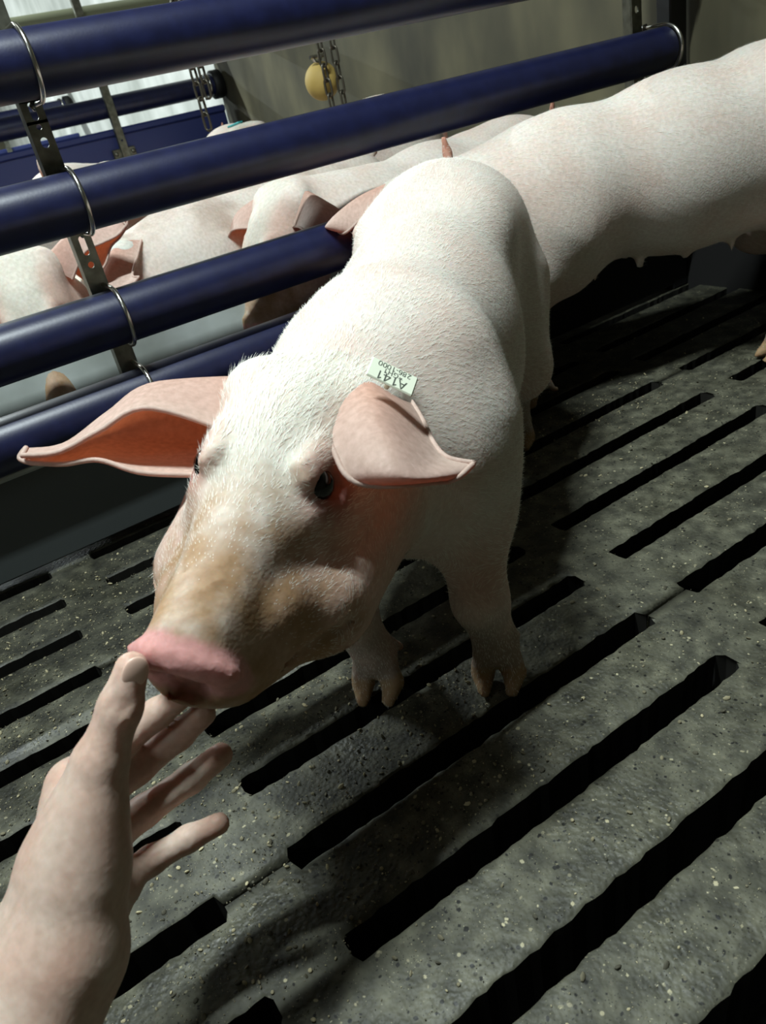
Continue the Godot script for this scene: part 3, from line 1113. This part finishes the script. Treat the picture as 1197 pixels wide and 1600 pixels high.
func build_floor() -> void:
	var f := Node3D.new()
	f.name = "floor"
	f.set_meta("kind", "structure")
	f.set_meta("label", "slatted concrete floor of dark speckled slabs with long slots")
	add_child(f, true)
	for k in range(-2, 20):                       # joints at z = -0.1 - 0.4 k
		var near := -0.1 - 0.4 * (k - 1)
		var fine := k >= -1 and k <= 2
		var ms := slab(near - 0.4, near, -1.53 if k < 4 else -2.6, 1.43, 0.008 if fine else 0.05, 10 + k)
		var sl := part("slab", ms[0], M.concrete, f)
		part("slot_wall", ms[1], M.slot_dark, sl)
	var pit := Mesher.new()
	pit.box(Vector3(-1.0, -0.95, -3.0), Vector3(5.2, 0.1, 11.0), 0.01)
	structure("trim_1", pit.mesh(), M.pit, "dark floor of the pit below the slots")

# loose feed crumbs and grit lying on the concrete
func build_grit() -> void:
	var rng := RandomNumberGenerator.new()
	rng.seed = 5
	var m := SphereMesh.new()
	m.radius = 0.5
	m.height = 1.0
	m.radial_segments = 6
	m.rings = 3
	m.material = null
	var mat := plain(Color.WHITE, 0.8)
	mat.vertex_color_use_as_albedo = true
	m.material = mat
	var mm := MultiMesh.new()
	mm.transform_format = MultiMesh.TRANSFORM_3D
	mm.use_colors = true
	mm.mesh = m
	var ts := []
	var cs := []
	for i in 22000:
		var x := rng.randf_range(-0.6, 1.3)
		var z := rng.randf_range(-0.8, 0.35)
		if rng.randf() < 0.55:
			x = rng.randf_range(-0.5, 0.25)
			z = rng.randf_range(-0.75, 0.0)
		if i > 21200:                              # a spill of feed near the standing pig at the wall
			x = 0.80 + rng.randfn(0.0, 0.07)
			z = -0.50 + rng.randfn(0.0, 0.028)
		var row := fposmod(z + PITCH * 0.5, PITCH) - PITCH * 0.5
		if absf(row) < SLOT_W * 0.5 + 0.003 and fposmod(x, ROW) < SLOT + 0.004:
			continue
		var s := 0.0009 + 0.0036 * pow(rng.randf(), 7.0)
		var b := Basis.from_euler(Vector3(rng.randf(), rng.randf() * TAU, rng.randf())) * Basis.from_scale(Vector3(s * rng.randf_range(1.0, 1.9), s * 0.6, s))
		ts.push_back(Transform3D(b, Vector3(x, 0.0004 + s * 0.1, z)))
		var t := rng.randf()
		cs.push_back(tone(0.26, 0.25, 0.20).lerp(tone(0.72, 0.68, 0.54), t * t))
	mm.instance_count = ts.size()
	for i in ts.size():
		mm.set_instance_transform(i, ts[i])
		mm.set_instance_color(i, cs[i])
	var o := MultiMeshInstance3D.new()
	o.name = "feed_crumbs"
	o.multimesh = mm
	o.set_meta("kind", "stuff")
	o.set_meta("label", "pale feed crumbs and grit scattered over the dark concrete slabs")
	o.set_meta("category", "crumbs")
	add_child(o, true)

# ------------------------------------------------------------------ fences
func rail_mesh(len: float, r: float, open_end := false) -> Mesh:
	var m := Mesher.new()
	var path := PackedVector3Array()
	var rad := PackedFloat32Array()
	for p in [[0.0, r - 0.003], [0.003, r], [len * 0.5, r], [len - 0.003, r], [len, r - 0.003]]:
		path.push_back(Vector3(p[0], 0, 0))
		rad.push_back(p[1])
	m.tube(path, rad, 40)
	return m.mesh()

# flat iron with slots and round holes, along y from 0 to len, facing +z, with one lip bent back
func strap_mesh(len: float, wd: float, th: float, holes: Array) -> Mesh:
	var m := Mesher.new()
	var hw := wd * 0.5
	var zf := th * 0.5
	var spans := []
	var y := 0.0
	for h in holes:
		var half: float = h[1] * 0.5 + 0.004
		spans.append([y, h[0] - half, 0.0, 0.0, 0.0])
		spans.append([h[0] - half, h[0] + half, h[1] * 0.5, h[2] * 0.5, h[0]])
		y = h[0] + half
	spans.append([y, len, 0.0, 0.0, 0.0])
	for s in spans:
		var a: float = s[0]
		var b: float = s[1]
		if s[2] == 0.0:
			m.flat_quad(Vector3(-hw, a, zf), Vector3(hw, a, zf), Vector3(hw, b, zf), Vector3(-hw, b, zf))
			m.flat_quad(Vector3(hw, a, -zf), Vector3(-hw, a, -zf), Vector3(-hw, b, -zf), Vector3(hw, b, -zf))
			continue
		var n := 24
		var inn := []
		var rim := []
		var cy: float = s[4]
		for k in n:
			var an := TAU * k / n
			var d := Vector2(cos(an), sin(an))
			var rr: float = s[3]
			var straight: float = maxf(s[2] - rr, 0.0)
			inn.append(Vector2(d.x * rr, d.y * rr + (straight if d.y > 0.001 else -straight if d.y < -0.001 else 0.0) + cy))
			var hy := (b - a) * 0.5
			var t := minf(hw / maxf(absf(d.x), 1e-6), hy / maxf(absf(d.y), 1e-6))
			rim.append(Vector2(d.x * t, d.y * t + (a + b) * 0.5))
		for c in [Vector2(hw, b), Vector2(-hw, b), Vector2(-hw, a), Vector2(hw, a)]:   # put the corners on the rim
			var best := 0
			for k in n:
				if rim[k].distance_to(c) < rim[best].distance_to(c):
					best = k
			rim[best] = c
		for k in n:
			var k2 := (k + 1) % n
			var i0: Vector2 = inn[k]
			var i1: Vector2 = inn[k2]
			var o0: Vector2 = rim[k]
			var o1: Vector2 = rim[k2]
			m.flat_quad(Vector3(i0.x, i0.y, zf), Vector3(o0.x, o0.y, zf), Vector3(o1.x, o1.y, zf), Vector3(i1.x, i1.y, zf))
			m.flat_quad(Vector3(o0.x, o0.y, -zf), Vector3(i0.x, i0.y, -zf), Vector3(i1.x, i1.y, -zf), Vector3(o1.x, o1.y, -zf))
			m.flat_quad(Vector3(i0.x, i0.y, -zf), Vector3(i0.x, i0.y, zf), Vector3(i1.x, i1.y, zf), Vector3(i1.x, i1.y, -zf))
	for e in [[-hw, -1.0], [hw, 1.0]]:
		var x: float = e[0]
		if e[1] > 0.0:
			m.flat_quad(Vector3(x, 0, zf), Vector3(x, 0, -zf), Vector3(x, len, -zf), Vector3(x, len, zf))
		else:
			m.flat_quad(Vector3(x, 0, -zf), Vector3(x, 0, zf), Vector3(x, len, zf), Vector3(x, len, -zf))
	m.flat_quad(Vector3(-hw, len, zf), Vector3(hw, len, zf), Vector3(hw, len, -zf), Vector3(-hw, len, -zf))
	m.flat_quad(Vector3(-hw, 0, -zf), Vector3(hw, 0, -zf), Vector3(hw, 0, zf), Vector3(-hw, 0, zf))
	m.box(Vector3(-hw + th * 0.5, len * 0.5, -0.011), Vector3(th, len, 0.022), 0.0006)
	return m.mesh()

func ubolt_mesh(r: float, back: float, wire: float) -> Mesh:     # around a rail along x: bow to +z, legs to -z
	var m := Mesher.new()
	var path := PackedVector3Array()
	path.push_back(Vector3(0, r, -back))
	for k in 19:
		var a := PI * 0.5 - PI * k / 18.0
		path.push_back(Vector3(0, sin(a) * r, cos(a) * r))
	path.push_back(Vector3(0, -r, -back))
	m.tube(path, PackedFloat32Array([wire]), 12)
	for s in [-1.0, 1.0]:                                        # nuts
		m.lathe(Vector3(0, r * s, -back + 0.002), Vector3(0, 0, 1), PackedVector2Array([Vector2(0.0001, 0), Vector2(0.0075, 0), Vector2(0.0075, 0.006), Vector2(0.0001, 0.006)]), 6)
	return m.mesh()

func near_fence() -> void:
	var o := thing("pen_fence", "near pen fence of four dark blue rails on perforated galvanised straps", "fence", Transform3D(Basis(), Vector3(0, 0, FENCE_Z)))
	var r := 0.039
	var ys := [0.648, 0.484, 0.325, 0.206]
	for i in 4:
		part("rail", rail_mesh(2.85 if i > 0 else 2.9, r), M.blue, o).position = Vector3(-1.5, ys[i], 0)
	var holes := [[0.262, 0.009, 0.009], [0.378, 0.009, 0.009], [0.405, 0.027, 0.009], [0.434, 0.007, 0.007], [0.541, 0.013, 0.010], [0.560, 0.007, 0.007], [0.579, 0.022, 0.009], [0.598, 0.009, 0.009], [0.70, 0.009, 0.009], [0.735, 0.027, 0.009], [0.80, 0.009, 0.009]]
	for x in [-1.05, 0.168, 1.325]:
		var s := part("strap", strap_mesh(0.72, 0.028, 0.003, holes.map(func(q): return [q[0] - 0.14, q[1], q[2]])), M.steel, o)
		s.position = Vector3(x, 0.16, -r - 0.003)
		if x == 0.168:
			s.rotation.z = 0.0
		for y in ys:
			part("clamp", ubolt_mesh(r + 0.0035, r + 0.012, 0.0033), M.bright_steel, o).position = Vector3(x + (0.027 if x > 1.0 else 0.006), y, 0)
	var post := Mesher.new()
	post.box(Vector3(1.40, 0.45, -0.02), Vector3(0.05, 0.9, 0.035), 0.003)
	part("wall_channel", post.mesh(), M.black, o)
	var kick := Mesher.new()
	kick.box(Vector3(1.0, 0.13, -0.01), Vector3(0.78, 0.24, 0.014), 0.003)
	part("kick_board", kick.mesh(), M.black, o)

func feed_trough() -> void:
	var o := thing("feed_trough", "long pale grey feed trough with a front coloured dark for shade under the near fence", "trough", Transform3D(Basis(), Vector3(0, 0, FENCE_Z)))
	var x0 := -1.3
	var x1 := 0.60
	var len := x1 - x0
	var cx := (x0 + x1) * 0.5
	var a := Mesher.new()
	a.box(Vector3(cx, 0.088, 0.0), Vector3(len, 0.15, 0.012), 0.003)
	part("front_board", a.mesh(), M.trough_dark, o)  # dark colour stands for the shade on this board
	var li := Mesher.new()
	li.box(Vector3(cx, 0.1665, 0.004), Vector3(len, 0.012, 0.022), 0.004)
	part("lip", li.mesh(), M.trough, o)
	# inner tray: front slope, rounded bottom, far slope
	var t := Mesher.new()
	var prof := [Vector2(-0.008, 0.155), Vector2(-0.03, 0.10), Vector2(-0.055, 0.06), Vector2(-0.10, 0.045), Vector2(-0.145, 0.06), Vector2(-0.17, 0.10), Vector2(-0.215, 0.29), Vector2(-0.23, 0.30), Vector2(-0.24, 0.29)]
	for i in prof.size() - 1:
		var p: Vector2 = prof[i]
		var q: Vector2 = prof[i + 1]
		var d := (q - p).normalized() * 0.0
		t.flat_quad(Vector3(x0, p.y, p.x), Vector3(x0, q.y + d.x, q.x), Vector3(x1, q.y, q.x), Vector3(x1, p.y, p.x))
		var e := Vector2(p.y - q.y, q.x - p.x).normalized() * -0.006
		t.flat_quad(Vector3(x0, p.y + e.y, p.x + e.x), Vector3(x1, p.y + e.y, p.x + e.x), Vector3(x1, q.y + e.y, q.x + e.x), Vector3(x0, q.y + e.y, q.x + e.x))
	part("tray", t.mesh(), M.trough, o)
	for x in [x0 + 0.006, x1 - 0.006]:
		var w := Mesher.new()
		w.box(Vector3(x, 0.15, -0.12), Vector3(0.01, 0.26, 0.22), 0.003)
		part("end_plate", w.mesh(), M.trough, o)
	# round-backed divider that stands in the tray
	var dv := Mesher.new()
	var arc := PackedVector3Array()
	for k in 13:
		var an := PI * k / 12.0
		arc.push_back(Vector3(-0.14 + 0.10 * cos(an), 0.105 + 0.075 * sin(an), -0.075))
	dv.tube(arc, PackedFloat32Array([0.038]), 14)
	part("divider", dv.mesh(), M.trough_dark, o)

func far_fence(label: String, at: Vector3, rail_y: float, low: float, cap_end: bool) -> void:
	var o := thing("pen_fence", label, "fence", Transform3D(Basis(), at))
	var r := 0.039
	var len := 5.0
	part("rail", rail_mesh(len, r), M.blue, o).position = Vector3(1.405 - len, rail_y, 0)
	part("top_rail", rail_mesh(len, 0.042), M.khaki, o, "khaki painted steel pipe").position = Vector3(1.42 - len, 0.965, -0.05)
	var a := Mesher.new()
	a.box(Vector3(1.41 - len * 0.5, low * 0.5 + 0.02, 0), Vector3(len, low - 0.04, 0.03), 0.004)
	part("panel", a.mesh(), M.blue_panel, o)
	var b := Mesher.new()
	b.box(Vector3(1.41 - len * 0.5, low - 0.012, 0.004), Vector3(len, 0.028, 0.044), 0.006)
	part("panel_cap", b.mesh(), M.blue_panel, o)
	for x in [-1.1, -0.1, 0.92]:
		var s := part("strap", strap_mesh(1.15, 0.03, 0.003, [[0.3, 0.02, 0.009], [0.5, 0.009, 0.009], [0.72, 0.026, 0.009], [0.85, 0.02, 0.009]]), M.steel, o)
		s.position = Vector3(x, 0.03, r + 0.012)
		part("clamp", ubolt_mesh(r + 0.0035, r + 0.008, 0.0033), M.bright_steel, o).transform = Transform3D(Basis(Vector3.UP, PI), Vector3(x, rail_y, 0))
		var br := Mesher.new()
		br.box(Vector3(x, low - 0.09, 0.028), Vector3(0.095, 0.035, 0.02), 0.003)
		for q in [-0.036, 0.036]:
			br.lathe(Vector3(x + q, low - 0.09, 0.038), Vector3(0, 0, 1), PackedVector2Array([Vector2(0.009, 0), Vector2(0.009, 0.006), Vector2(0.0001, 0.006)]), 6)
		part("bracket", br.mesh(), M.steel, o)
	var e := Mesher.new()
	e.lathe(Vector3(1.385, rail_y, 0), Vector3(1, 0, 0), PackedVector2Array([Vector2(r + 0.002, 0), Vector2(r + 0.016, 0.004), Vector2(r + 0.016, 0.04), Vector2(0.001, 0.045)]), 28)
	part("end_cap", e.mesh(), M.black, o)
	part("clamp", ubolt_mesh(r + 0.0045, r + 0.01, 0.0045), M.bright_steel, o).position = Vector3(1.365, rail_y, 0)

# ------------------------------------------------------------------ chains to play with
func link_mesh() -> Mesh:
	var m := Mesher.new()
	var path := PackedVector3Array()
	for k in 16:
		var an := TAU * k / 16
		path.push_back(Vector3(cos(an) * 0.0085, sin(an) * 0.0085 + (0.010 if sin(an) > 0.001 else -0.010 if sin(an) < -0.001 else 0.0), 0))
	m.tube(path, PackedFloat32Array([0.0028]), 8, true)
	return m.mesh()

func chain(label: String, at: Vector3, drops: Array, ball_y := -1.0) -> Node3D:
	var o := thing("toy_chain", label, "chain", Transform3D(Basis(), at))
	var lk := link_mesh()
	for d in drops:                                  # [x, z, top, bottom] of each strand
		var n := int((d[2] - d[3]) / 0.031)
		for i in n:
			var l := part("link", lk, M.chain, o)
			l.transform = Transform3D(Basis(Vector3.UP, 0.5 + (PI * 0.5 if i % 2 else 0.0)), Vector3(d[0], d[2] - 0.031 * i, d[1]))
	if ball_y > 0.0:
		var s := SphereMesh.new()
		s.radius = 0.041
		s.height = 0.084
		part("ball", s, M.wood, o, "yellowish wooden ball threaded on the chain").position = Vector3(0, ball_y - at.y, 0.0)
		var sh := Mesher.new()
		var path := PackedVector3Array()
		for k in 15:
			var an := PI * k / 14.0 + PI
			path.push_back(Vector3(cos(an) * 0.010, sin(an) * 0.012, 0))
		sh.tube(path, PackedFloat32Array([0.004]), 8)
		sh.tube(PackedVector3Array([Vector3(-0.018, 0, 0), Vector3(0.018, 0, 0)]), PackedFloat32Array([0.0045]), 8)
		part("shackle", sh.mesh(), M.bright_steel, o).position = Vector3(-0.012, ball_y + 0.052 - at.y, 0.02)
	return o

# ------------------------------------------------------------------ room and lamps
func shell(called: String, ce: Vector3, size: Vector3, mat: Material, label: String) -> void:
	var m := Mesher.new()
	m.box(ce, size, 0.001)
	structure(called if not has_node(called) else called + "_001", m.mesh(), mat, label)

func lamp(where: String, at: Vector3, turn: float, energy: float, len := 1.2) -> void:
	var o := thing("ceiling_lamp", "white tube lamp under the ceiling " + where, "lamp", Transform3D(Basis(Vector3.UP, turn), at), "tube lamps under the ceiling")
	var h := Mesher.new()
	h.box(Vector3(0, 0.05, 0), Vector3(len + 0.06, 0.05, 0.1), 0.008)
	part("housing", h.mesh(), M.ceiling, o)
	var t := Mesher.new()
	t.tube(PackedVector3Array([Vector3(-len * 0.5, 0, 0), Vector3(len * 0.5, 0, 0)]), PackedFloat32Array([0.014]), 14)
	var em := plain(Color(0.9, 0.9, 0.88), 0.5)
	em.emission_enabled = true
	em.emission = Color(0.92, 1.0, 1.0)
	em.emission_energy_multiplier = 1.5
	part("tube", t.mesh(), em, o)
	var a := AreaLight3D.new()
	a.name = "glow"
	a.area_size = Vector2(len, 0.04)
	a.light_color = Color(0.95, 1.0, 1.0)
	a.light_energy = energy
	a.area_range = 20.0
	a.shadow_enabled = true
	a.rotation.x = -PI * 0.5
	a.position.y = -0.018
	o.add_child(a)
